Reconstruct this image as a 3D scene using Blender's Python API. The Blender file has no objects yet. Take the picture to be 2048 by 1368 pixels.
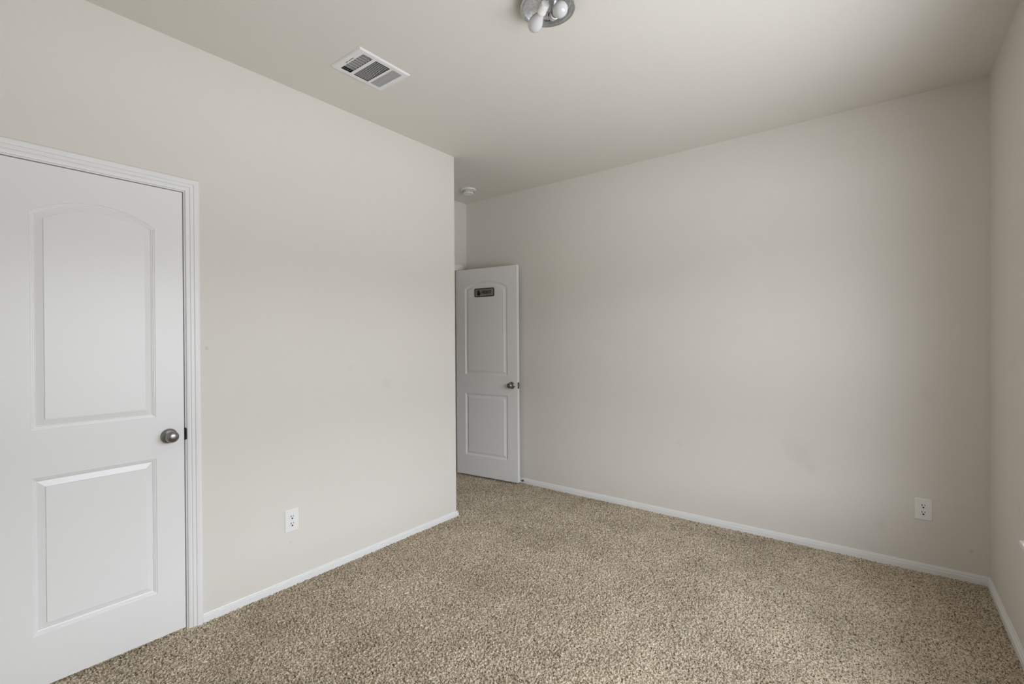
import bpy, bmesh, math, random
import numpy as np
from mathutils import Vector, Matrix

random.seed(7)
SC = bpy.context.scene
COL = SC.collection

# ------------------------------------------------------------------ camera
XA, XC, XD = -2.5713, 0.4688, -3.3702      # inner faces: left wall, right wall, entry wall
YB, YA, YN = 3.5995, 2.6138, -0.62         # far wall, end of left wall, near wall
H = 2.743                                  # ceiling height
cam_d = bpy.data.cameras.new('camera')
cam = bpy.data.objects.new('camera', cam_d)
COL.objects.link(cam)
SC.camera = cam
cam_d.sensor_width = 36.0
cam_d.lens = 16.7174
cam_d.clip_start = 0.02
yaw, pit, rol = 0.6581, -0.0041, -0.0062
fw = Vector((-math.sin(yaw), math.cos(yaw), 0)); rt = Vector((math.cos(yaw), math.sin(yaw), 0)); up = Vector((0, 0, 1))
F = fw*math.cos(pit)+up*math.sin(pit); U = up*math.cos(pit)-fw*math.sin(pit)
R2 = rt*math.cos(rol)+U*math.sin(rol); U2 = U*math.cos(rol)-rt*math.sin(rol)
M = Matrix((R2, U2, -F)).transposed().to_4x4()
M.translation = Vector((0, 0, 1.3412))
cam.matrix_world = M

SC.view_settings.view_transform = 'Standard'
SC.view_settings.look = 'None'
SC.view_settings.gamma = 1.0
SC.view_settings.use_curve_mapping = False
SC.view_settings.exposure = 0.0
SC.cycles.max_bounces = 16
SC.cycles.diffuse_bounces = 12
SC.cycles.caustics_reflective = False
SC.cycles.caustics_refractive = False

T = 0.12                                   # wall thickness
# ------------------------------------------------------------------ daylight outside
WY0, WY1, WZ0, WZ1 = 0.50, 2.68, 0.53, 2.13      # window opening in the right wall
world = bpy.data.worlds.new('world'); SC.world = world
world.use_nodes = True
wn, wl = world.node_tree.nodes, world.node_tree.links
wn.clear()
wout = wn.new('ShaderNodeOutputWorld'); wbg = wn.new('ShaderNodeBackground')
wtc = wn.new('ShaderNodeTexCoord'); wsep = wn.new('ShaderNodeSeparateXYZ'); wr = wn.new('ShaderNodeValToRGB')
wm = wn.new('ShaderNodeMapRange'); wm.inputs['From Min'].default_value = -1; wm.inputs['From Max'].default_value = 1
wl.new(wtc.outputs['Generated'], wsep.inputs[0]); wl.new(wsep.outputs['Z'], wm.inputs['Value'])
wl.new(wm.outputs[0], wr.inputs[0]); wl.new(wr.outputs[0], wbg.inputs[0]); wl.new(wbg.outputs[0], wout.inputs[0])
# sunlit yard below, the fence line across the horizon, overcast sky above
el = wr.color_ramp.elements
el[0].position = 0.0; el[0].color = (0.78, 0.81, 0.85, 1)
el[1].position = 1.0; el[1].color = (0.66, 0.72, 0.80, 1)
for pos, c in ((0.42, (0.78, 0.81, 0.85, 1)), (0.455, (0.22, 0.23, 0.245, 1)), (0.534, (0.20, 0.21, 0.225, 1)), (0.570, (1.22, 1.29, 1.38, 1)), (0.66, (1.08, 1.15, 1.24, 1)), (0.76, (0.74, 0.80, 0.88, 1))):
    e = el.new(pos); e.color = c
wbg.inputs[1].default_value = 8.7

pd = bpy.data.lights.new('window_daylight', 'AREA'); pd.shape = 'RECTANGLE'
pd.size = WY1-WY0; pd.size_y = WZ1-WZ0
pd.cycles.is_portal = True
po = bpy.data.objects.new('window_daylight', pd); COL.objects.link(po)
po.location = (XC+T+0.01, (WY0+WY1)/2, (WZ0+WZ1)/2)
po.rotation_euler = (0, math.radians(90), math.radians(0))
# turn so that size runs along y and the light faces -x
po.matrix_world = Matrix.Translation(po.location) @ Matrix(((0, 0, 1), (1, 0, 0), (0, 1, 0))).to_4x4()

# ------------------------------------------------------------------ helpers
def srgb(r, g, b):
    f = lambda c: (c/255/12.92) if c/255 <= 0.04045 else ((c/255+0.055)/1.055)**2.4
    return (f(r), f(g), f(b), 1)

def mat(name, col, rough=0.6, metal=0.0, spec=0.5):
    m = bpy.data.materials.new(name); m.use_nodes = True
    b = m.node_tree.nodes['Principled BSDF']
    b.inputs['Base Color'].default_value = col
    b.inputs['Roughness'].default_value = rough
    b.inputs['Metallic'].default_value = metal
    b.inputs['Specular IOR Level'].default_value = spec
    return m

def N(m, t): return m.node_tree.nodes.new(t)
def L(m, a, b): m.node_tree.links.new(a, b)

def coords(m, scale=(1, 1, 1)):
    t = N(m, 'ShaderNodeTexCoord'); mp = N(m, 'ShaderNodeMapping'); mp.inputs['Scale'].default_value = scale
    L(m, t.outputs['Object'], mp.inputs[0]); return mp.outputs[0]

def noise(m, vec, scale, detail=2, rough=0.5, dist=0.0):
    n = N(m, 'ShaderNodeTexNoise'); n.inputs['Scale'].default_value = scale; n.inputs['Detail'].default_value = detail
    n.inputs['Roughness'].default_value = rough; n.inputs['Distortion'].default_value = dist
    L(m, vec, n.inputs['Vector']); return n.outputs['Fac']

def ramp(m, fac, stops):
    r = N(m, 'ShaderNodeValToRGB'); L(m, fac, r.inputs[0]); e = r.color_ramp.elements
    e[0].position, e[0].color = stops[0]; e[1].position, e[1].color = stops[-1]
    for s in stops[1:-1]:
        k = e.new(s[0]); k.color = s[1]
    return r.outputs[0]

def bump(m, height, strength, dist):
    b = N(m, 'ShaderNodeBump'); b.inputs['Strength'].default_value = strength; b.inputs['Distance'].default_value = dist
    L(m, height, b.inputs['Height']); L(m, b.outputs[0], m.node_tree.nodes['Principled BSDF'].inputs['Normal'])
    return b

def bm_obj(name, bm, m, parent=None, smooth=False, kind=None, label=None, cat=None, group=None, recalc=True):
    if recalc: bmesh.ops.recalc_face_normals(bm, faces=bm.faces)
    me = bpy.data.meshes.new(name); bm.to_mesh(me); bm.free()
    me.materials.append(m)
    if smooth:
        for p in me.polygons: p.use_smooth = True
        try: me.set_sharp_from_angle(angle=math.radians(38))
        except Exception: pass
    o = bpy.data.objects.new(name, me); COL.objects.link(o)
    if parent: o.parent = parent
    tag(o, label, cat, group, kind)
    return o

def tag(o, label=None, cat=None, group=None, kind=None):
    if label: o['label'] = label
    if cat: o['category'] = cat
    if group: o['group'] = group
    if kind: o['kind'] = kind

def thing(name, label, cat, loc=(0, 0, 0), rotz=0, group=None, kind=None):
    o = bpy.data.objects.new(name, None); COL.objects.link(o)
    o.empty_display_size = 0.05
    o.location = loc; o.rotation_euler = (0, 0, rotz)
    tag(o, label, cat, group, kind); return o

def box(bm, x0, x1, y0, y1, z0, z1, bev=0.0, seg=2):
    vs = [bm.verts.new((x, y, z)) for x in (x0, x1) for y in (y0, y1) for z in (z0, z1)]
    fs = [(0, 1, 3, 2), (4, 6, 7, 5), (0, 4, 5, 1), (2, 3, 7, 6), (0, 2, 6, 4), (1, 5, 7, 3)]
    faces = [bm.faces.new([vs[i] for i in f]) for f in fs]
    if bev > 0:
        es = list({e for f in faces for e in f.edges})
        bmesh.ops.bevel(bm, geom=es, offset=bev, segments=seg, profile=0.5, affect='EDGES')
    return faces

def basis(axis):
    a = Vector(axis).normalized(); t = Vector((0, 0, 1)) if abs(a.z) < 0.9 else Vector((1, 0, 0))
    u = a.cross(t).normalized(); v = a.cross(u).normalized(); return a, u, v

def lathe(bm, prof, origin=(0, 0, 0), axis=(0, 0, 1), seg=48, sx=1.0):
    """prof: (radius, distance along axis) list"""
    a, u, v = basis(axis); o = Vector(origin); rings = []
    for r, h in prof:
        if r < 1e-6: rings.append([bm.verts.new(o+a*h)])
        else: rings.append([bm.verts.new(o+a*h+(u*math.cos(t)*sx+v*math.sin(t))*r) for t in [2*math.pi*k/seg for k in range(seg)]])
    for A, B in zip(rings, rings[1:]):
        for k in range(seg):
            k2 = (k+1) % seg
            if len(A) == 1 and len(B) == 1: continue
            if len(A) == 1: bm.faces.new((A[0], B[k], B[k2]))
            elif len(B) == 1: bm.faces.new((A[k], B[0], A[k2]))
            else: bm.faces.new((A[k], B[k], B[k2], A[k2]))

def tube(bm, pts, r, seg=10):
    pts = [Vector(p) for p in pts]; rings = []
    d0 = (pts[1]-pts[0]).normalized(); _, u, v = basis(d0)
    for i, p in enumerate(pts):
        d = (pts[min(i+1, len(pts)-1)]-pts[max(i-1, 0)]).normalized()
        u = (u-d*u.dot(d)).normalized(); v = d.cross(u)
        rr = r[i] if isinstance(r, (list, tuple)) else r
        rings.append([bm.verts.new(p+(u*math.cos(t)+v*math.sin(t))*rr) for t in [2*math.pi*k/seg for k in range(seg)]])
    for A, B in zip(rings, rings[1:]):
        for k in range(seg): bm.faces.new((A[k], A[(k+1) % seg], B[(k+1) % seg], B[k]))
    bm.faces.new(rings[0][::-1]); bm.faces.new(rings[-1])

def prism(bm, poly, to3, h0, h1):
    """extrude the 2D polygon between two heights; to3(u, v, h) -> point"""
    A = [bm.verts.new(to3(u, v, h0)) for u, v in poly]; B = [bm.verts.new(to3(u, v, h1)) for u, v in poly]
    n = len(poly)
    for k in range(n): bm.faces.new((A[k], A[(k+1) % n], B[(k+1) % n], B[k]))
    bm.faces.new(A[::-1]); bm.faces.new(B)

def rrect(u0, u1, v0, v1, r, seg=5):
    pts = []
    for cx, cy, a0 in ((u1-r, v1-r, 0), (u0+r, v1-r, 90), (u0+r, v0+r, 180), (u1-r, v0+r, 270)):
        for k in range(seg+1):
            t = math.radians(a0+90*k/seg); pts.append((cx+r*math.cos(t), cy+r*math.sin(t)))
    return pts

# ------------------------------------------------------------------ materials
def wall_paint(name, col, marks=()):
    m = mat(name, col, 0.62, spec=0.25); b = m.node_tree.nodes['Principled BSDF']
    v = coords(m)
    fine = noise(m, v, 210, 3, 0.55); big = noise(m, v, 60, 2, 0.5)
    mix = N(m, 'ShaderNodeMath'); mix.operation = 'MULTIPLY_ADD'; mix.inputs[1].default_value = 0.7
    L(m, big, mix.inputs[0]); L(m, fine, mix.inputs[2])
    bump(m, mix.outputs[0], 0.45, 0.0018)
    # very faint unevenness of the paint and hand marks
    c = ramp(m, noise(m, v, 2.2, 4, 0.55), [(0.3, tuple(x*0.985 for x in col[:3])+(1,)), (0.7, col)])
    for (p, r, k) in marks:
        t = N(m, 'ShaderNodeTexCoord'); d = N(m, 'ShaderNodeVectorMath'); d.operation = 'DISTANCE'
        d.inputs[1].default_value = p; L(m, t.outputs['Object'], d.inputs[0])
        n2 = noise(m, v, 9/r*0.12, 4, 0.65)
        ad = N(m, 'ShaderNodeMath'); ad.operation = 'MULTIPLY_ADD'; ad.inputs[1].default_value = r*1.1
        L(m, n2, ad.inputs[0]); L(m, d.outputs['Value'], ad.inputs[2])
        mr = N(m, 'ShaderNodeMapRange'); mr.inputs['From Min'].default_value = r*0.7; mr.inputs['From Max'].default_value = r*1.5
        mr.inputs['To Min'].default_value = k; mr.inputs['To Max'].default_value = 0.0
        L(m, ad.outputs[0], mr.inputs['Value'])
        mx = N(m, 'ShaderNodeMix'); mx.data_type = 'RGBA'; mx.inputs['B'].default_value = tuple(x*0.55 for x in col[:3])+(1,)
        L(m, mr.outputs[0], mx.inputs['Factor']); L(m, c, mx.inputs['A']); c = mx.outputs['Result']
    L(m, c, b.inputs['Base Color'])
    return m

WALL = srgb(219, 215.5, 209)
M_wallA = wall_paint('beige_wall_paint_left', WALL, [((XA, 0.915, 1.31), 0.012, 0.35), ((XA, 1.98, 1.06), 0.05, 0.10), ((XA, 1.32, 0.235), 0.012, 0.25), ((XA, 1.7, 1.18), 0.03, 0.08)])
M_wallB = wall_paint('beige_wall_paint_far', WALL, [((-0.42, YB, 0.60), 0.11, 0.12), ((-0.35, YB, 0.50), 0.05, 0.12), ((0.21, YB, 1.02), 0.06, 0.10), ((0.0, YB, 0.22), 0.03, 0.15), ((0.395, YB, 0.165), 0.012, 0.5), ((-1.2, YB, 0.55), 0.03, 0.10)])
M_wallC = wall_paint('beige_wall_paint_right', WALL, [((XC, 2.92, 0.603), 0.030, 0.28)])
M_wall = wall_paint('beige_wall_paint', WALL)
M_ceil = wall_paint('beige_ceiling_paint', srgb(220, 216.5, 210))
M_white = mat('white_trim_paint', srgb(230, 230, 230), 0.38)
M_door = mat('white_door_paint', srgb(230, 230, 230), 0.33)
v = coords(M_door, (40, 40, 6)); bump(M_door, noise(M_door, v, 12, 3), 0.05, 0.0006)
M_plate = mat('white_plastic', srgb(232, 232, 230), 0.3)
M_dark = mat('dark_slot', srgb(16, 15, 14), 0.8)
M_nickel = mat('satin_nickel', (0.30, 0.295, 0.29, 1), 0.30, 1.0)
M_steel = mat('dark_steel', (0.10, 0.10, 0.10, 1), 0.42, 1.0)
M_pan = mat('galvanized_pan', (0.55, 0.56, 0.57, 1), 0.38, 1.0)
L_ = noise(M_pan, coords(M_pan), 70, 3)
L(M_pan, ramp(M_pan, L_, [(0.35, (0.60, 0.61, 0.62, 1)), (0.65, (0.82, 0.83, 0.84, 1))]), M_pan.node_tree.nodes['Principled BSDF'].inputs['Base Color'])
M_bulb = mat('frosted_bulb_glass', srgb(206, 206, 207), 0.13)
M_porc = mat('white_porcelain', srgb(225, 225, 222), 0.3)
M_wire = mat('black_wire', srgb(20, 20, 20), 0.5)
M_sign_b = mat('sign_black', srgb(8, 8, 8), 0.45)
M_sign = mat('sign_brushed_grey', (0.25, 0.25, 0.252, 1), 0.4, 0.3)
bump(M_sign, noise(M_sign, coords(M_sign, (4, 4, 900)), 1.5, 2), 0.1, 0.0005)
M_ventw = mat('white_vent_enamel', srgb(228, 228, 228), 0.35)
M_duct = mat('dark_duct', srgb(60, 60, 60), 0.8)

def carpet_material():
    m = mat('tan_pile_carpet', srgb(190, 175, 152), 0.95, spec=0.05); b = m.node_tree.nodes['Principled BSDF']
    v = coords(m)
    # flecked yarn: pale and brown strands side by side
    a = noise(m, v, 145, 2.5, 0.6, 0.8)
    c = ramp(m, a, [(0.33, srgb(86, 71, 54)), (0.42, srgb(148, 132, 110)), (0.50, srgb(200, 186, 164)), (0.61, srgb(228, 216, 197))])
    big = noise(m, v, 2.1, 3, 0.6)
    g = ramp(m, big, [(0.32, (0.77, 0.76, 0.745, 1)), (0.62, (1, 1, 1, 1))])
    mx = N(m, 'ShaderNodeMix'); mx.data_type = 'RGBA'; mx.blend_type = 'MULTIPLY'; mx.inputs['Factor'].default_value = 1
    L(m, c, mx.inputs['A']); L(m, g, mx.inputs['B']); L(m, mx.outputs['Result'], b.inputs['Base Color'])
    bump(m, noise(m, v, 420, 2, 0.6), 0.5, 0.0015)
    return m
M_carpet = carpet_material()

M_glass = bpy.data.materials.new('window_glass'); M_glass.use_nodes = True
nt = M_glass.node_tree; nt.nodes.clear()
go = nt.nodes.new('ShaderNodeOutputMaterial'); gt = nt.nodes.new('ShaderNodeBsdfTransparent'); gg = nt.nodes.new('ShaderNodeBsdfGlossy')
gf = nt.nodes.new('ShaderNodeFresnel'); gm = nt.nodes.new('ShaderNodeMixShader'); gg.inputs['Roughness'].default_value = 0.02
# same reflectance on entering and on leaving the thin pane
gb = nt.nodes.new('ShaderNodeNewGeometry'); gi = nt.nodes.new('ShaderNodeMapRange'); gi.inputs['To Min'].default_value = 1.45; gi.inputs['To Max'].default_value = 1/1.45
nt.links.new(gb.outputs['Backfacing'], gi.inputs['Value']); nt.links.new(gi.outputs[0], gf.inputs[0])
nt.links.new(gf.outputs[0], gm.inputs[0]); nt.links.new(gt.outputs[0], gm.inputs[1]); nt.links.new(gg.outputs[0], gm.inputs[2]); nt.links.new(gm.outputs[0], go.inputs[0])

# ------------------------------------------------------------------ the room shell
T = 0.12
def struct(name, bm, m, label, cat, parent=None, smooth=False):
    return bm_obj(name, bm, m, parent, smooth, 'structure', label, cat)

def carpet_floor():
    """a slab carrying the pile: every yarn tuft is a leaning dome in one fine height field"""
    g, cell = 0.003, 0.0074
    rng = np.random.default_rng(11)
    NI, NJ = int(5.6/cell)+8, int(4.8/cell)+8
    ox_, oy_ = XD-1.4, YN-0.2                       # lattice origin
    jx, jy = rng.uniform(.1, .9, (NI, NJ)), rng.uniform(.1, .9, (NI, NJ))
    hh = rng.uniform(.0045, .0120, (NI, NJ))
    bias = rng.normal(0.6, .75, (NI, NJ)); ca, sa = np.cos(bias), np.sin(bias)
    aa, bb = rng.uniform(.0062, .0088, (NI, NJ)), rng.uniform(.0032, .0046, (NI, NJ))
    # slow unevenness: vacuum strokes and foot prints
    K = 18; low = rng.uniform(-1, 1, (K, K))
    def slow(X, Y):
        u, v_ = (X-ox_)/5.6*(K-2), (Y-oy_)/4.8*(K-2); i, j = u.astype(int), v_.astype(int); fu, fv = u-i, v_-j
        fu, fv = fu*fu*(3-2*fu), fv*fv*(3-2*fv)
        return (low[i, j]*(1-fu)+low[i+1, j]*fu)*(1-fv)+(low[i, j+1]*(1-fu)+low[i+1, j+1]*fu)*fv
    V, Q, base = [], [], 0
    gx0 = round((XA+.02-XD+1.3)/g)                  # shared lattice keeps the two patches flush
    X00 = XD-1.3
    def patch(i0, i1, y0, y1):
        nonlocal base
        xs = X00+np.arange(i0, i1+1)*g; n_y = int(round((y1-y0)/g)); ys = y1-np.arange(n_y+1)[::-1]*g
        X, Y = np.meshgrid(xs, ys, indexing='ij'); Z = np.full(X.shape, -1.0)
        I, J = ((X-ox_)/cell).astype(int), ((Y-oy_)/cell).astype(int)
        for di in (-1, 0, 1):
            for dj in (-1, 0, 1):
                a, b = I+di, J+dj
                ex = X-(ox_+(a+jx[a, b])*cell); ey = Y-(oy_+(b+jy[a, b])*cell)
                p = (ex*ca[a, b]+ey*sa[a, b])/aa[a, b]; q = (ey*ca[a, b]-ex*sa[a, b])/bb[a, b]
                Z = np.maximum(Z, hh[a, b]-.0105*(p*p+q*q)+.0012*p)
        Z = np.maximum(Z, -.004)-.0096+.0012*slow(X, Y)
        V.append(np.stack([X, Y, Z], -1).reshape(-1, 3)); nx, ny = X.shape
        k = (np.arange(nx-1)[:, None]*ny+np.arange(ny-1)[None]).reshape(-1)+base
        Q.append(np.stack([k, k+ny, k+ny+1, k+1], -1)); base += nx*ny
    nxt = int((XC-X00)/g)
    patch(gx0-12, nxt, YN, YB)
    patch(0, gx0-12, YA-.3, YB)
    bx = np.array([(x, y, z) for x in (XD-1.3, XC+T) for y in (YN-T, YB+T) for z in (-.06, -.0135)])
    V.append(bx); Q.append(np.array([(0, 1, 3, 2), (4, 6, 7, 5), (0, 4, 5, 1), (2, 3, 7, 6), (0, 2, 6, 4), (1, 5, 7, 3)])+base)
    V = np.concatenate(V); Q = np.concatenate(Q)
    me = bpy.data.meshes.new('floor'); me.vertices.add(len(V)); me.vertices.foreach_set('co', V.astype(np.float32).ravel())
    me.loops.add(Q.size); me.loops.foreach_set('vertex_index', Q.astype(np.int32).ravel())
    me.polygons.add(len(Q)); me.polygons.foreach_set('loop_start', np.arange(0, Q.size, 4, dtype=np.int32))
    me.update(calc_edges=True); me.polygons.foreach_set('use_smooth', np.ones(len(Q), dtype=bool)); me.materials.append(M_carpet)
    o = bpy.data.objects.new('floor', me); COL.objects.link(o)
    tag(o, 'tan and brown speckled cut-pile carpet covering the whole room', 'carpet', kind='structure')
carpet_floor()
VX0, VX1, VY0, VY1 = -2.204, -1.953, 1.357, 1.665      # air vent outline
hx0, hx1, hy0, hy1 = VX0+.022, VX1-.022, VY0+.022, VY1-.022
bm = bmesh.new(); X0_, X1_, Y0_, Y1_ = XD-1.3, XC+T, YN-T, YB+T
box(bm, X0_, hx0, Y0_, Y1_, H, H+.08); box(bm, hx1, X1_, Y0_, Y1_, H, H+.08); box(bm, hx0, hx1, Y0_, hy0, H, H+.08); box(bm, hx0, hx1, hy1, Y1_, H, H+.08)
struct('ceiling', bm, M_ceil, 'smooth beige ceiling over the whole room', 'ceiling')

# closet doorway in the left wall
LY0, LY1, LZ0, LZ1 = 0.204, 0.818, 0.008, 2.038   # closet door leaf
JY0, JY1, JZ = LY0-0.0050, LY1+0.0050, LZ1+0.0045    # inside faces of the jamb
RO = 0.02                                          # jamb thickness
def wall_with_hole_x(x0, x1, y0, y1, hy0, hy1, hz0, hz1):
    b = bmesh.new()
    box(b, x0, x1, y0, hy0, 0, H); box(b, x0, x1, hy1, y1, 0, H); box(b, x0, x1, hy0, hy1, hz1, H)
    if hz0 > 0: box(b, x0, x1, hy0, hy1, 0, hz0)
    bmesh.ops.remove_doubles(b, verts=b.verts, dist=1e-5)
    return b
struct('wall_left', wall_with_hole_x(XA-T, XA, YN-T, YA, JY0-RO, JY1+RO, 0, JZ+RO), M_wallA, 'brightly lit beige wall on the left holding the closet door', 'wall')
bm = bmesh.new(); box(bm, XD, XA-T, YA-T, YA, 0, H)
struct('wall_return', bm, M_wall, 'short beige wall running back from the outside corner to the entry', 'wall')
bm = bmesh.new(); box(bm, XD-1.3, XC+T, YB, YB+T, 0, H)
struct('wall_far', bm, M_wallB, 'long beige far wall with scuff marks, behind the open door', 'wall')
bm = bmesh.new(); box(bm, XA-T, XC+T, YN-T, YN, 0, H)
struct('wall_near', bm, M_wall, 'beige wall behind the viewer', 'wall')
struct('wall_right', wall_with_hole_x(XC, XC+T, YN, YB, WY0, WY1, WZ0-0.02, WZ1), M_wallC, 'beige wall at the right edge, with the window', 'wall')
# entry doorway
PVY = 3.472; DW = 0.715
EY0, EY1 = PVY-DW-0.004, PVY+0.003
struct('wall_entry', wall_with_hole_x(XD-T, XD, YA-T, YB, EY0-RO, EY1+RO, 0, JZ+RO), M_wall, 'narrow shaded beige wall above and beside the entry doorway', 'wall')
# hallway beyond the entry, closet behind the closet door
bm = bmesh.new(); box(bm, XD-1.3-T, XD-1.3, YA-0.9, YB+T, 0, H)
struct('wall_hall', bm, M_wall, 'hallway wall seen only through the entry doorway', 'wall')
bm = bmesh.new(); box(bm, XD-1.3, XD-T, YA-0.9, YA-0.9+T, 0, H)
struct('wall_hall_end', bm, M_wall, 'end wall of the hallway beyond the entry doorway', 'wall')
bm = bmesh.new(); box(bm, XA-0.72, XA-0.62, YN-T, YA-T, 0, H)
struct('wall_closet', bm, M_wall, 'back wall of the closet behind the closed door', 'wall')

bm = bmesh.new(); box(bm, XC+T, XC+T+1.0, YN-T, YB+T, 2.34, 2.50)  # added slab, out of view: keeps steep sky light off the lower far wall
struct('sky_blocker', bm, M_white, 'unseen slab added outside above the right window to cut steep sky light', 'light_blocker')

# ---- jambs, stops and casings
CAS = [(0, 0), (0, .0065), (.003, .0085), (.012, .0095), (.0135, .0075), (.016, .0075), (.018, .0115), (.027, .0120), (.0285, .010), (.031, .0105), (.034, .0145), (.045, .0165), (.052, .0165), (.0555, .0145), (.057, .011), (.057, 0)]
def casing(b, x, sgn, y0, y1, z1):
    """moulding swept up, over and down an opening with mitred corners; x is the wall face"""
    rows = []
    for u, w in CAS:
        X = x+sgn*w
        rows.append([b.verts.new((X, y0-u, -0.011)), b.verts.new((X, y0-u, z1+u)), b.verts.new((X, y1+u, z1+u)), b.verts.new((X, y1+u, -0.011))])
    for A, B in zip(rows, rows[1:]):
        for k in range(3): b.faces.new((A[k], A[k+1], B[k+1], B[k]))
    for k in range(3): b.faces.new((rows[0][k], rows[-1][k], rows[-1][k+1], rows[0][k+1]))
    b.faces.new([r[0] for r in rows]); b.faces.new([r[3] for r in rows][::-1])

def frame(name, label, cas_label, face, sgn, y0, y1, z1, stop_at, cl_label=None):
    """jamb lining with a stop, and the casing on the room side"""
    t = thing(name, label, 'door frame', (face, (y0+y1)/2, 0), 0, kind='structure')
    inv = Matrix.Translation((-face, -(y0+y1)/2, 0))
    b = bmesh.new(); back = face-sgn*T
    xs = sorted((face-sgn*0.0005, back))
    box(b, xs[0], xs[1], y0-RO, y0, -0.011, z1+RO); box(b, xs[0], xs[1], y1, y1+RO, -0.011, z1+RO); box(b, xs[0], xs[1], y0, y1, z1, z1+RO)
    b.transform(inv); bm_obj('jamb', b, M_white, t)
    b = bmesh.new(); xs = sorted((face-sgn*stop_at, face-sgn*(stop_at+0.033)))
    box(b, xs[0], xs[1], y0, y0+.011, -0.011, z1); box(b, xs[0], xs[1], y1-.011, y1, -0.011, z1); box(b, xs[0], xs[1], y0+.011, y1-.011, z1-.011, z1)
    b.transform(inv); bm_obj('door_stop_strip', b, M_white, t)
    b = bmesh.new(); casing(b, face, sgn, y0-.0055, y1+.0055, z1+.0055); b.transform(inv)
    bm_obj('casing', b, M_white, t, smooth=True)
    b = bmesh.new(); casing(b, back, -sgn, y0-.0055, y1+.0055, z1+.0055); b.transform(inv)
    bm_obj('casing', b, M_white, t, smooth=True)
    return t
fr = frame('trim_1', 'white moulded casing around the closed closet door on the left wall', '', XA, 1, JY0, JY1, JZ, 0.037)
# strike plate with its curved lip on the latch side of the closet jamb
b = bmesh.new()
zc = 0.9126
box(b, -0.030, 0.0015, JY1-0.0012, JY1+0.0004, zc-0.029, zc+0.029)
vs = [(0.0015, zc-0.0285), (0.0015, zc+0.0285), (0.0065, zc+0.0225), (0.0065, zc-0.0225)]
lo = [b.verts.new((x, JY1-0.0012 if i < 2 else JY1+0.0030, z)) for i, (x, z) in enumerate(vs)]
hi = [b.verts.new((x, JY1+0.0004 if i < 2 else JY1+0.0046, z)) for i, (x, z) in enumerate(vs)]
b.faces.new(lo); b.faces.new(hi[::-1])
for k in range(4): b.faces.new((lo[k], lo[(k+1) % 4], hi[(k+1) % 4], hi[k]))
b.transform(Matrix.Translation((0, -(JY0+JY1)/2, 0)))
bm_obj('strike_plate', b, M_steel, fr, label='dark metal strike plate')
frame('trim_2', 'white door casing around the entry doorway behind the open door', '', XD, 1, EY0, EY1, JZ, 0.037)

# ---- baseboards
def base_prof(h):
    s = h/0.044; t = 0.0135
    return [(0, -0.012), (t, -0.012), (t, .0225*s), (t-.0012, .0245*s), (t-.0068, .0258*s), (t-.0072, .0282*s), (t-.0040, .0298*s), (t-.0044, .0350*s), (t-.0078, .0368*s), (t-.0076, .0400*s), (t-.0090, h), (0, h)]
def baseboard(name, p0, p1, nrm, h, label, m0=0.0, m1=0.0):
    """run from p0 to p1 along the wall foot; m0/m1: mitre (+1 outside corner, -1 inside corner)"""
    p0, p1, nrm = Vector(p0), Vector(p1), Vector(nrm); d = (p1-p0).normalized()
    b = bmesh.new(); A, B = [], []
    for w, z in base_prof(h):
        A.append(b.verts.new((p0+nrm*w-d*(w*m0)).to_3d()+Vector((0, 0, z)))); B.append(b.verts.new((p1+nrm*w+d*(w*m1)).to_3d()+Vector((0, 0, z))))
    n = len(A)
    for k in range(n): b.faces.new((A[k], A[(k+1) % n], B[(k+1) % n], B[k]))
    b.faces.new(A[::-1]); b.faces.new(B)
    return struct(name, b, M_white, label, 'baseboard')
baseboard('baseboard_left', (XA, JY1+.0625), (XA, YA), (1, 0), .037, 'white baseboard between the closet door and the outside corner', 0, 1)
baseboard('baseboard_left_near', (XA, YN), (XA, JY0-.0625), (1, 0), .037, 'white baseboard on the near side of the closet door', -1, 0)
baseboard('baseboard_return', (XA, YA), (XD, YA), (0, 1), .037, 'white baseboard around the outside corner, in the entry recess', 1, -1)
baseboard('baseboard_far', (XD, YB), (XC, YB), (0, -1), .044, 'white baseboard along the long far wall', -1, -1)
baseboard('baseboard_right', (XC, YB), (XC, YN), (-1, 0), .048, 'white baseboard at the foot of the wall on the right edge', -1, -1)
baseboard('baseboard_near', (XC, YN), (XA, YN), (0, 1), .044, 'white baseboard behind the viewer', -1, -1)

# ------------------------------------------------------------------ doors
PROF = [(0, 0), (.0022, -.0026), (.0060, -.0030), (.0078, -.0056), (.0108, -.0060), (.0126, -.0090), (.0150, -.0100), (.0370, -.0046), (.0384, -.0048), (.0394, -.0006)]
def outline(u0, u1, v0, v1, arch, off, seg=22):
    """closed loop; arch = rise of the curved top edge over its springing line v1"""
    a0, a1, b0 = u0+off, u1-off, v0+off
    pts = [(a0, b0), (a1, b0)]
    if arch <= 0:
        return pts+[(a1, v1-off), (a0, v1-off)]
    w = (u1-u0)/2; Rr = (w*w+arch*arch)/(2*arch); cx, cz = (u0+u1)/2, v1+arch-Rr
    r = Rr-off; e = a1-cx; t0 = math.asin(e/r)
    for k in range(seg+1):
        t = t0-2*t0*k/seg; pts.append((cx+r*math.sin(t), cz+r*math.cos(t)))
    return pts

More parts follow.
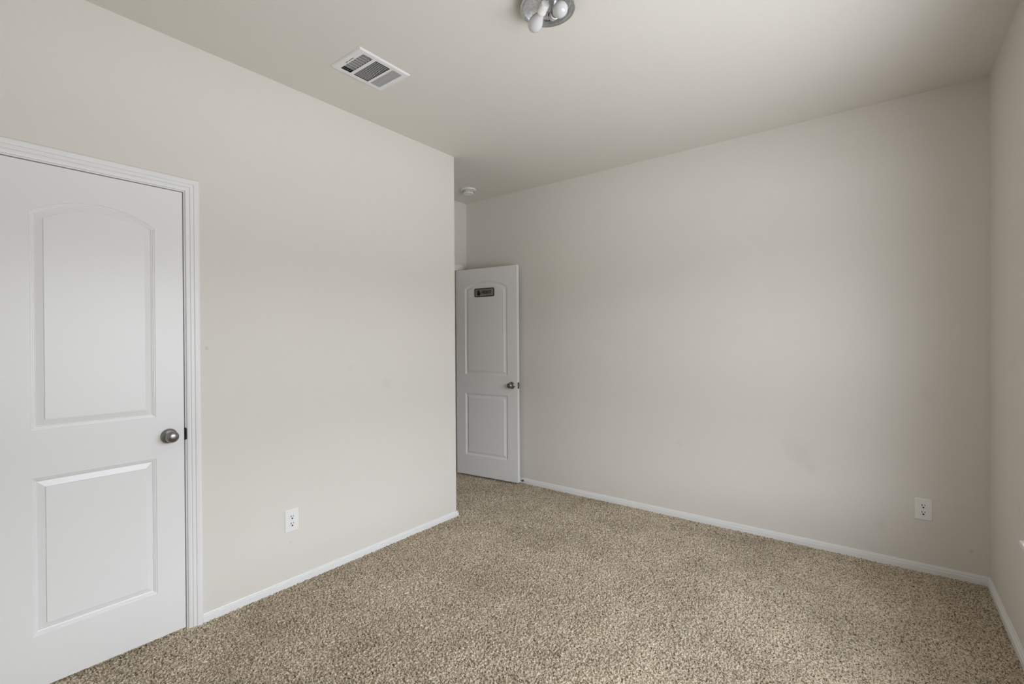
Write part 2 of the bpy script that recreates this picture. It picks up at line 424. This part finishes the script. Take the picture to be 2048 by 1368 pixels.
def leaf_mesh(W, Zb, Zt, TH, panels):
    """local: u along the width (x), face at y=0 towards -y ... back at y=TH; both faces moulded"""
    b = bmesh.new()
    for side in (0, 1):
        fy = lambda d: (-d if side == 0 else TH+d)   # d negative = sunk
        edges = []
        rect = [b.verts.new((u, fy(0), z)) for u, z in ((0, Zb), (W, Zb), (W, Zt), (0, Zt))]
        for k in range(4): edges.append(b.edges.new((rect[k], rect[(k+1) % 4])))
        for (u0, u1, v0, v1, ar) in panels:
            loops = []
            for off, d in PROF:
                loops.append([b.verts.new((u, fy(d), z)) for u, z in outline(u0, u1, v0, v1, ar, off)])
            n = len(loops[0])
            for A, B in zip(loops, loops[1:]):
                for k in range(n): b.faces.new((A[k], A[(k+1) % n], B[(k+1) % n], B[k]))
            b.faces.new(loops[-1])
            for k in range(n): 
                e = b.edges.get((loops[0][k], loops[0][(k+1) % n])); edges.append(e)
        bmesh.ops.triangle_fill(b, use_beauty=True, use_dissolve=False, edges=edges)
        if side == 0: r0 = rect
        else: r1 = rect
    for k in range(4): b.faces.new((r0[k], r0[(k+1) % 4], r1[(k+1) % 4], r1[k]))
    return b

def add_knob(parent, loc, axis, name='door_knob', proj=0.060, labeled=True):
    """rosette, neck and round knob turned about the axis"""
    b = bmesh.new(); lathe(b, [(0, 0), (.0325, 0), (.0335, .0015), (.0325, .0045), (.0290, .0075), (.0225, .0105), (.0160, .0125), (.0140, .013), (0, .013)], loc, axis, 56)
    k = bm_obj(name, b, M_nickel, parent, True, label='satin nickel round door knob')
    b = bmesh.new(); s = proj/0.060
    lathe(b, [(0, .010), (.0125, .010), (.0118, .016), (.0118, .022*s), (.0135, .026*s), (.0190, .0295*s), (.0242, .035*s), (.0262, .0415*s), (.0258, .0475*s), (.0228, .053*s), (.0165, .0575*s), (.0080, .0597*s), (0, .0602*s)], loc, axis, 56)
    bm_obj('grip', b, M_nickel, k, True)
    return k

PZ = dict(up0=1.004, up1=1.849, ar=.064, lo0=.211, lo1=.819)
def hinge(parent, x, y, z, m=M_nickel):
    b = bmesh.new(); lathe(b, [(0, -.046), (.0045, -.045), (.0062, -.043), (.0062, .043), (.0045, .045), (0, .046)], (x, y, z), (0, 0, 1), 16)
    bm_obj('hinge', b, m, parent, True)

# closet door: local x runs towards -y of the room (width), face towards +x of the room
Wc = LY1-LY0
d1 = thing('door_1', 'closed white two-panel arched closet door filling the left edge', 'door', (XA-0.0012, LY1, 0), math.radians(-90)+math.pi, kind='structure')
# rotation: local +x -> world ; use rotz so that local -y faces world +x
d1.rotation_euler = (0, 0, math.radians(90)); d1.location = (XA-0.0012, LY0, 0)
# with +90: local x -> world y, local y -> world -x : front face (local -y) looks to +x
pan = [(.108, Wc-.108, PZ['lo0'], PZ['lo1'], 0), (.108, Wc-.108, PZ['up0'], PZ['up1'], PZ['ar'])]
bm_obj('leaf', leaf_mesh(Wc, LZ0, LZ1, .035, pan), M_door, d1, recalc=True)
add_knob(d1, (Wc-.060, 0, zc), (0, -1, 0)); add_knob(d1, (Wc-.060, .035, zc), (0, 1, 0))
for z in (.27, 1.02, 1.78): hinge(d1, -0.011, -0.005, z)

# entry door, swung open against the far wall
TH_OPEN = math.radians(6.0)
d2 = thing('door_2', 'open white two-panel arched door wearing the PRIVATE sign, in the recess', 'door', (XD+.005, PVY, 0), TH_OPEN, kind='structure')
# local: pivot at origin, leaf from y=-0.035 (front, towards camera) to y=0
b = leaf_mesh(DW-.004, .016, LZ1, .035, [(.108, DW-.112, PZ['lo0'], PZ['lo1'], 0), (.108, DW-.112, PZ['up0'], PZ['up1'], PZ['ar'])])
b.transform(Matrix.Translation((0, -.035, 0))); bm_obj('leaf', b, M_door, d2)
add_knob(d2, (DW-.064, -.035, zc+.006), (0, -1, 0)); add_knob(d2, (DW-.064, 0, zc+.006), (0, 1, 0), proj=.042)
b = bmesh.new(); box(b, DW-.0045, DW-.0028, -.030, -.005, zc+.006-.029, zc+.006+.029); bm_obj('latch_plate', b, M_steel, d2, label='dark metal latch plate')
b = bmesh.new(); prism(b, [(-.023, 0), (-.012, 0), (-.012, .011), (-.019, .011)], lambda u, v_, h: (DW-.003+v_, u, h), zc-.001, zc+.013); bm_obj('latch_bolt', b, M_nickel, d2)
for z in (.27, 1.02, 1.78): hinge(d2, 0.0, 0.004, z, M_steel)

# ------------------------------------------------------------------ sign on the open door
SW, SH = .2320, .0830
sg = thing('door_sign', 'small dark PRIVATE sign with a hand symbol on the open door', 'sign')
def sign():
    global sg
    uc, zc2 = SIGN_U, SIGN_Z
    base = Matrix.Translation(d2.location) @ Matrix.Rotation(TH_OPEN, 4, 'Z') @ Matrix.Translation((uc, -.035+.0006, zc2))
    sg.matrix_world = base
    K_ = 1.62; ft = lambda u, v_, h: (-.0275+(u+.0155)*2.08, -h, v_*1.62); fr_ = lambda u, v_, h: (u, -h, v_); fk = lambda u, v_, h: (u*K_, -h, v_*1.38)
    b = bmesh.new(); prism(b, rrect(-SW/2, SW/2, -SH/2, SH/2, .014), fr_, 0, .003); bm_obj('border', b, M_sign_b, sg)
    b = bmesh.new(); prism(b, rrect(-SW/2+.009, SW/2-.009, -SH/2+.008, SH/2-.008, .008), fr_, .003, .0034); bm_obj('face_plate', b, M_sign, sg)
    # the hand: palm, four fingers, thumb
    b = bmesh.new(); hx, hz = -.0395, -.004
    prism(b, [(hx-.0085, hz-.016), (hx+.0065, hz-.016), (hx+.0100, hz-.008), (hx+.0085, hz+.004), (hx-.0105, hz+.004), (hx-.0108, hz-.006)], fk, .0034, .0039)
    for i, (fx, fh) in enumerate(((-.0085, .0145), (-.0037, .0175), (.0011, .0180), (.0059, .0155))):
        prism(b, rrect(hx+fx-.0021, hx+fx+.0021, hz, hz+fh+.003, .002, 3), fk, .0034, .00392)
    prism(b, [(hx+.0080, hz-.011), (hx+.0120, hz-.006), (hx+.0178, hz+.0065), (hx+.0150, hz+.0080), (hx+.0100, hz-.0005)], fk, .0034, .00394)
    bm_obj('hand_symbol', b, M_sign_b, sg)
    # PRIVATE in heavy condensed capitals
    b = bmesh.new(); ch, cw, st = .0200, .0074, .0026
    def bar(x, pts):
        prism(b, [(x+p, q) for p, q in pts], ft, .0034, .0039)
    def R_(x, x0, x1, z0, z1): bar(x, [(x0, z0), (x1, z0), (x1, z1), (x0, z1)])
    x = -.0155; zb = -.0095
    w, h, s = cw, ch, st
    def dP(x):
        R_(x, 0, s, zb, zb+h); R_(x, s, w, zb+h-s, zb+h); R_(x, s, w, zb+h*.45, zb+h*.45+s); R_(x, w-s, w, zb+h*.45, zb+h)
    def dR(x):
        dP(x); bar(x, [(w*.42, zb+h*.45), (w*.42+s, zb+h*.45), (w+.0004, zb), (w-s+.0004, zb)])
    def dI(x): R_(x, 0, s, zb, zb+h)
    def dV(x):
        bar(x, [(0, zb+h), (s, zb+h), (w/2+s*.45, zb), (w/2-s*.55, zb)]); bar(x, [(w-s, zb+h), (w, zb+h), (w/2+s*.55, zb), (w/2-s*.45, zb)])
    def dA(x):
        bar(x, [(0, zb), (s, zb), (w/2+s*.45, zb+h), (w/2-s*.55, zb+h)]); bar(x, [(w-s, zb), (w, zb), (w/2+s*.55, zb+h), (w/2-s*.45, zb+h)]); R_(x, w*.25, w*.75, zb+h*.25, zb+h*.25+s*.9)
    def dT(x): R_(x, 0, w, zb+h-s, zb+h); R_(x, w/2-s/2, w/2+s/2, zb, zb+h)
    def dE(x):
        R_(x, 0, s, zb, zb+h)
        for q in (0, (h-s)/2, h-s): R_(x, s, w*.9, zb+q, zb+q+s)
    for fn, adv in ((dP, w+.0015), (dR, w+.0015), (dI, s+.0013), (dV, w+.0006), (dA, w+.0008), (dT, w+.0013), (dE, w)):
        fn(x); x += adv
    bm_obj('lettering', b, M_sign_b, sg)
SIGN_U, SIGN_Z = .3435, 1.803
sign()

# ------------------------------------------------------------------ electrical outlets
def make_outlet(label, loc, rotz):
    t = thing('electrical_outlet', label, 'outlet', loc, rotz, 'wall outlets')
    fr_ = lambda u, v_, h: (u, -h, v_)
    b = bmesh.new(); A = rrect(-.0395, .0395, -.0615, .0615, .003, 3); B = rrect(-.0360, .0360, -.0580, .0580, .002, 3)
    vA = [b.verts.new(fr_(u, q, 0)) for u, q in A]; vA2 = [b.verts.new(fr_(u, q, .0025)) for u, q in A]; vB = [b.verts.new(fr_(u, q, .0058)) for u, q in B]
    n = len(A)
    for P, Q in ((vA, vA2), (vA2, vB)):
        for k in range(n): b.faces.new((P[k], P[(k+1) % n], Q[(k+1) % n], Q[k]))
    b.faces.new(vB)
    bm_obj('cover_plate', b, M_plate, t)
    for s in (1, -1):
        b = bmesh.new(); cz = s*.0195
        pts = []
        for k in range(32):
            a = 2*math.pi*k/32; u, q = .0172*math.cos(a), .0172*math.sin(a); pts.append((u, max(-.0140, min(.0140, q))+cz))
        prism(b, pts, fr_, .0058, .0076)
        r = bm_obj('receptacle', b, M_plate, t)
        b = bmesh.new()
        box(b, -.0080, -.0048, -.0080, -.0070, cz+.0008, cz+.0104); box(b, .0050, .0078, -.0080, -.0070, cz+.0014, cz+.0096)
        prism(b, [(.0043*math.cos(a_), max(-.0038, .0043*math.sin(a_))-.0072+cz) for a_ in [2*math.pi*k/16 for k in range(16)]], fr_, .0070, .0080)
        bm_obj('slots', b, M_dark, r)
    b = bmesh.new(); lathe(b, [(0, .0058), (.0032, .0058), (.0028, .0070), (0, .0074)], (0, 0, 0), (0, -1, 0), 16); bm_obj('screw', b, M_porc, t, True)
    return t
def copy_tree(o, parent=None):
    c = o.copy(); COL.objects.link(c); c.parent = parent
    for ch in list(o.children): copy_tree(ch, c)
    return c
o1 = make_outlet('white electrical outlet low on the left wall beside the closet door', (XA, 1.3265, .3535), math.radians(90))
o2 = copy_tree(o1); o2.location = (.1965, YB, .3545); o2.rotation_euler = (0, 0, 0)
o2['label'] = 'white electrical outlet low on the far wall near the right corner'

# ------------------------------------------------------------------ smoke detector
sd = thing('smoke_detector', 'round white smoke detector on the ceiling above the open door', 'smoke detector', (-3.020, 3.256, H))
b = bmesh.new(); lathe(b, [(0, 0), (.0700, 0), (.0715, -.003), (.0715, -.0095), (.0690, -.0130), (.0640, -.0145), (.0520, -.0150), (0, -.0150)], (0, 0, 0), (0, 0, 1), 64); bm_obj('mounting_base', b, M_porc, sd, True)
b = bmesh.new(); lathe(b, [(0, -.015), (.0480, -.015), (.0480, -.0190), (.0535, -.0195), (.0540, -.0240), (.0500, -.0340), (.0440, -.0425), (.0400, -.0440), (.0340, -.0405), (.0200, -.0400), (0, -.0395)], (0, 0, 0), (0, 0, 1), 64); cv = bm_obj('cover', b, M_porc, sd, True)
b = bmesh.new()
for k in range(28):
    a = 2*math.pi*k/28; c_, s_ = math.cos(a), math.sin(a)
    q = [Vector((.0505, -.0022, -.0183)), Vector((.0512, -.0022, -.0150)), Vector((.0512, .0022, -.0150)), Vector((.0505, .0022, -.0183))]
    b.faces.new([b.verts.new(Matrix.Rotation(a, 3, 'Z') @ (p_+Vector((.0012, 0, 0)))) for p_ in q])
for k in range(18):
    q = [Vector((.0522, -.0050, -.0335)), Vector((.0548, -.0050, -.0262)), Vector((.0548, .0050, -.0262)), Vector((.0522, .0050, -.0335))]
    b.faces.new([b.verts.new(Matrix.Rotation(2*math.pi*k/18, 3, 'Z') @ p_) for p_ in q])
bm_obj('vent_slots', b, M_duct, cv)
b = bmesh.new(); lathe(b, [(0, -.0395), (.0085, -.0398), (.0085, -.0425), (.006, -.0435), (0, -.0438)], (.012, -.006, 0), (0, 0, 1), 24); bm_obj('test_button', b, M_plate, cv, True)

# ------------------------------------------------------------------ ceiling air vent
av = thing('air_vent', 'white three-way ceiling air vent with slotted louvers', 'air vent', ((VX0+VX1)/2, (VY0+VY1)/2, H))
hx, hy = (VX1-VX0)/2, (VY1-VY0)/2
S = [(-.110, -.056), (-.041, .045), (.060, .112)]          # three louvered openings along y
S = [(1.396-1.511, 1.452-1.511), (1.470-1.511, 1.558-1.511), (1.573-1.511, 1.633-1.511)]
ox = .096
fz = -.0065
b = bmesh.new()
# face plate with three openings: bars between, sloped outer rim
def plate(x0, x1, y0, y1, z0=fz-.001, z1=fz): box(b, x0, x1, y0, y1, z0, z1)
ix, iy = hx-.006, hy-.006
plate(-ix, -ox, -iy, iy); plate(ox, ix, -iy, iy)
prev = -iy
for y0, y1 in S: plate(-ox, ox, prev, y0); prev = y1
plate(-ox, ox, prev, iy)
o_ = [b.verts.new((x, y, 0)) for x, y in ((-hx, -hy), (hx, -hy), (hx, hy), (-hx, hy))]; o2_ = [b.verts.new((x, y, -.002)) for x, y in ((-hx, -hy), (hx, -hy), (hx, hy), (-hx, hy))]
i_ = [b.verts.new((x, y, fz-.001)) for x, y in ((-ix, -iy), (ix, -iy), (ix, iy), (-ix, iy))]
for P, Q in ((o_, o2_), (o2_, i_)):
    for k in range(4): b.faces.new((P[k], P[(k+1) % 4], Q[(k+1) % 4], Q[k]))
bm_obj('face_frame', b, M_ventw, av)
b = bmesh.new(); dx_, dy_, dt_ = hx-.0225, hy-.0225, .0015   # sheet-metal boot above the ceiling
box(b, -dx_, -dx_+dt_, -dy_, dy_, -.004, .16); box(b, dx_-dt_, dx_, -dy_, dy_, -.004, .16); box(b, -dx_+dt_, dx_-dt_, -dy_, -dy_+dt_, -.004, .16); box(b, -dx_+dt_, dx_-dt_, dy_-dt_, dy_, -.004, .16); box(b, -dx_, dx_, -dy_, dy_, .16, .162)
bm_obj('duct_boot', b, M_duct, av)
def louver(p, q, tilt, w=.0095, cz=.0005):
    """one curved blade from p to q (xy), tilted about its length"""
    p, q = Vector((*p, 0)), Vector((*q, 0)); d = (q-p).normalized(); n_ = Vector((-d.y, d.x, 0)); bb = bmesh.new(); A, B = [], []
    for k in range(5):
        s = (k/4-.5); a = tilt*(1-.5*abs(s)); off = n_*(s*w*math.cos(tilt)) + Vector((0, 0, s*w*math.sin(tilt)+.0012*(1-4*s*s)))
        A.append(bb.verts.new(p+off+Vector((0, 0, cz)))); B.append(bb.verts.new(q+off+Vector((0, 0, cz))))
    for k in range(4): bb.faces.new((A[k], A[k+1], B[k+1], B[k]))
    bmesh.ops.solidify(bb, geom=bb.faces[:], thickness=.0007)
    bm_obj('louver', bb, M_ventw, av)
y0, y1 = S[0]
for k in range(5): louver((-ox, y0+(k+.5)*(y1-y0)/5), (ox, y0+(k+.5)*(y1-y0)/5), math.radians(46), .0120)
y0, y1 = S[1]
for k in range(15): louver((-ox+(k+.5)*2*ox/15, y0), (-ox+(k+.5)*2*ox/15, y1), math.radians(60), .0098, -.0025)
y0, y1 = S[2]
for k in range(5): louver((-ox, y0+(k+.5)*(y1-y0)/5), (ox, y0+(k+.5)*(y1-y0)/5), math.radians(-7), .0110, -.0070)
# damper vanes behind the first opening
for k in range(9):
    x = -ox+(k+.5)*2*ox/9; bb = bmesh.new(); box(bb, -.0062, .0062, -.012, .012, -.0004, .0004)
    bb.transform(Matrix.Rotation(math.radians(-18), 4, 'Y')); bb.transform(Matrix.Scale(3.4, 4, (0, 1, 0)))
    cy_ = (S[0][0]+S[0][1])/2+.006; bb.transform(Matrix.Translation((x, cy_, .014)) )
    bm_obj('damper_vane', bb, M_ventw, av)
b = bmesh.new(); box(b, -.034, .032, 1.3835-1.511, 1.3860-1.511, fz-.0016, fz-.0008); bm_obj('lever_slot', b, M_dark, av)
b = bmesh.new(); box(b, -.012, -.006, 1.3825-1.511, 1.3855-1.511, fz-.010, fz-.001, .0006, 1); bm_obj('damper_lever', b, M_ventw, av)
for x, y in ((-.0015, -.138), (-.0015, .138)):
    b = bmesh.new(); lathe(b, [(0, fz-.003), (.003, fz-.0025), (.0038, fz-.0005), (0, fz-.0005)], (x, y, 0), (0, 0, 1), 14); bm_obj('screw', b, M_porc, av, True)

# ------------------------------------------------------------------ ceiling light
cl = thing('ceiling_light', 'bare two-bulb ceiling light fixture without its shade', 'ceiling light', (-1.084, 1.657, H))
b = bmesh.new(); lathe(b, [(0, 0), (.100, 0), (.1035, -.003), (.1045, -.026), (.1125, -.0275), (.1130, -.0345), (.1115, -.0360), (.1010, -.0345), (.0985, -.0330), (.0965, -.0080), (.092, -.0045), (0, -.0045)], (0, 0, 0), (0, 0, 1), 72); bm_obj('pan', b, M_pan, cl, True)
def bulb_set(p, d, drop, lab):
    """lampholder standing on the pan, socket along d, frosted bulb screwed into it"""
    p = Vector(p); d = Vector(d).normalized()
    b = bmesh.new(); lathe(b, [(0, -.002), (.0165, 0), (.0185, .004), (.0185, .030), (.0200, .032), (.0200, .040), (.0165, .041), (.0165, .010), (0, .010)], p, d, 32)
    s = bm_obj('lampholder', b, M_porc, cl, True)
    side = d.cross(Vector((0, 0, 1))).normalized()
    b = bmesh.new(); q = p+d*.016
    tube(b, [(q.x, q.y, -.004), (q.x, q.y, q.z+.010)], .010, 14); bm_obj('bracket', b, M_pan, s, True)
    b = bmesh.new(); r = lathe(b, [(.0130, .030), (.0132, .044), (.0150, .054), (.0205, .066), (.0265, .080), (.0297, .095), (.0292, .108), (.0255, .120), (.0180, .129), (.0090, .1335), (0, .1345)], p, d, 40)
    bm_obj('bulb', b, M_bulb, cl, True)
def rel(x, y, z): return Vector((x+1.084, y-1.657, z-H))
g1, g2 = rel(-1.138, 1.647, 2.668), rel(-1.013, 1.639, 2.668)
dir1 = Vector((-.093, .055, -.022)).normalized(); dir2 = Vector((.070, -.053, -.032)).normalized()
bulb_set(g1-dir1*.098, dir1, 0, ''); bulb_set(g2-dir2*.098, dir2, 0, '')
b = bmesh.new(); tube(b, [(-.004, .010, -.005), (-.007, .017, -.050), (.004, .026, -.050), (-.010, .034, -.052), (-.020, .044, -.050), (-.012, .052, -.048), (-.028, .044, -.047), (-.038, .034, -.048)], .0017, 8); bm_obj('supply_wire', b, M_wire, cl, True)
b = bmesh.new(); tube(b, [(0, 0, -.004), (0, 0, -.050)], .0035, 12); bm_obj('threaded_post', b, M_pan, cl, True)

# ------------------------------------------------------------------ spring door stop on the far baseboard
ds = thing('spring_door_stop', 'small spring door stop on the baseboard beside the open door', 'door stop', (-2.652, YB-.0135, .022))
b = bmesh.new(); lathe(b, [(0, 0), (.009, 0), (.008, .003), (.005, .005), (0, .005)], (0, 0, 0), (0, -1, 0), 20); bm_obj('mounting_cup', b, M_steel, ds, True)
b = bmesh.new(); pts = [(.0048*math.cos(t), -.004-.034*t/(2*math.pi*10), .0048*math.sin(t)) for t in [2*math.pi*10*k/160 for k in range(161)]]; tube(b, pts, .0011, 6); bm_obj('spring', b, M_steel, ds, True)
b = bmesh.new(); lathe(b, [(0, .036), (.0062, .036), (.0066, .044), (.0050, .048), (0, .049)], (0, 0, 0), (0, -1, 0), 20); bm_obj('rubber_tip', b, M_porc, ds, True)

# ------------------------------------------------------------------ windows (built in local coords, copied to the near wall)
def make_window(name, label, W, Hh, loc, rotz, over):
    """local: the opening runs along y (centred), the room is towards -x, z from the sill up"""
    w = thing(name, label, 'window', loc, rotz, kind='structure'); h = W/2
    def wb(nm, m, boxes, bev=0.0, parent=None):
        b = bmesh.new()
        for bx in boxes: box(b, *bx, bev)
        return bm_obj(nm, b, m, parent or w)
    wb('window_sill', M_white, [(-.030, .085, -h-over, h+over, -.019, 0)], .004)
    wb('sill_apron', M_white, [(-.012, 0, -h-over+.02, h+over-.02, -.075, -.0195)], .002)
    a, c = .085, .115; e = .022; zm = Hh/2
    wb('window_frame', M_white, [(a, c, -h, -h+e, 0, Hh), (a, c, h-e, h, 0, Hh), (a, c, -h+e, h-e, 0, e), (a, c, -h+e, h-e, Hh-e, Hh)])
    s = wb('sash_rail', M_white, [(a+.004, c-.004, -h+e, h-e, zm-.015, zm+.015)])
    wb('pane', M_glass, [(a+.012, a+.016, -h+e, h-e, e, zm-.015)], parent=s); wb('pane', M_glass, [(a+.012, a+.016, -h+e, h-e, zm+.015, Hh-e)], parent=s)
make_window('window_1', 'white window in the right wall, its sill corner at the right edge', WY1-WY0, WZ1-WZ0, (XC, (WY0+WY1)/2, WZ0), 0, .06)
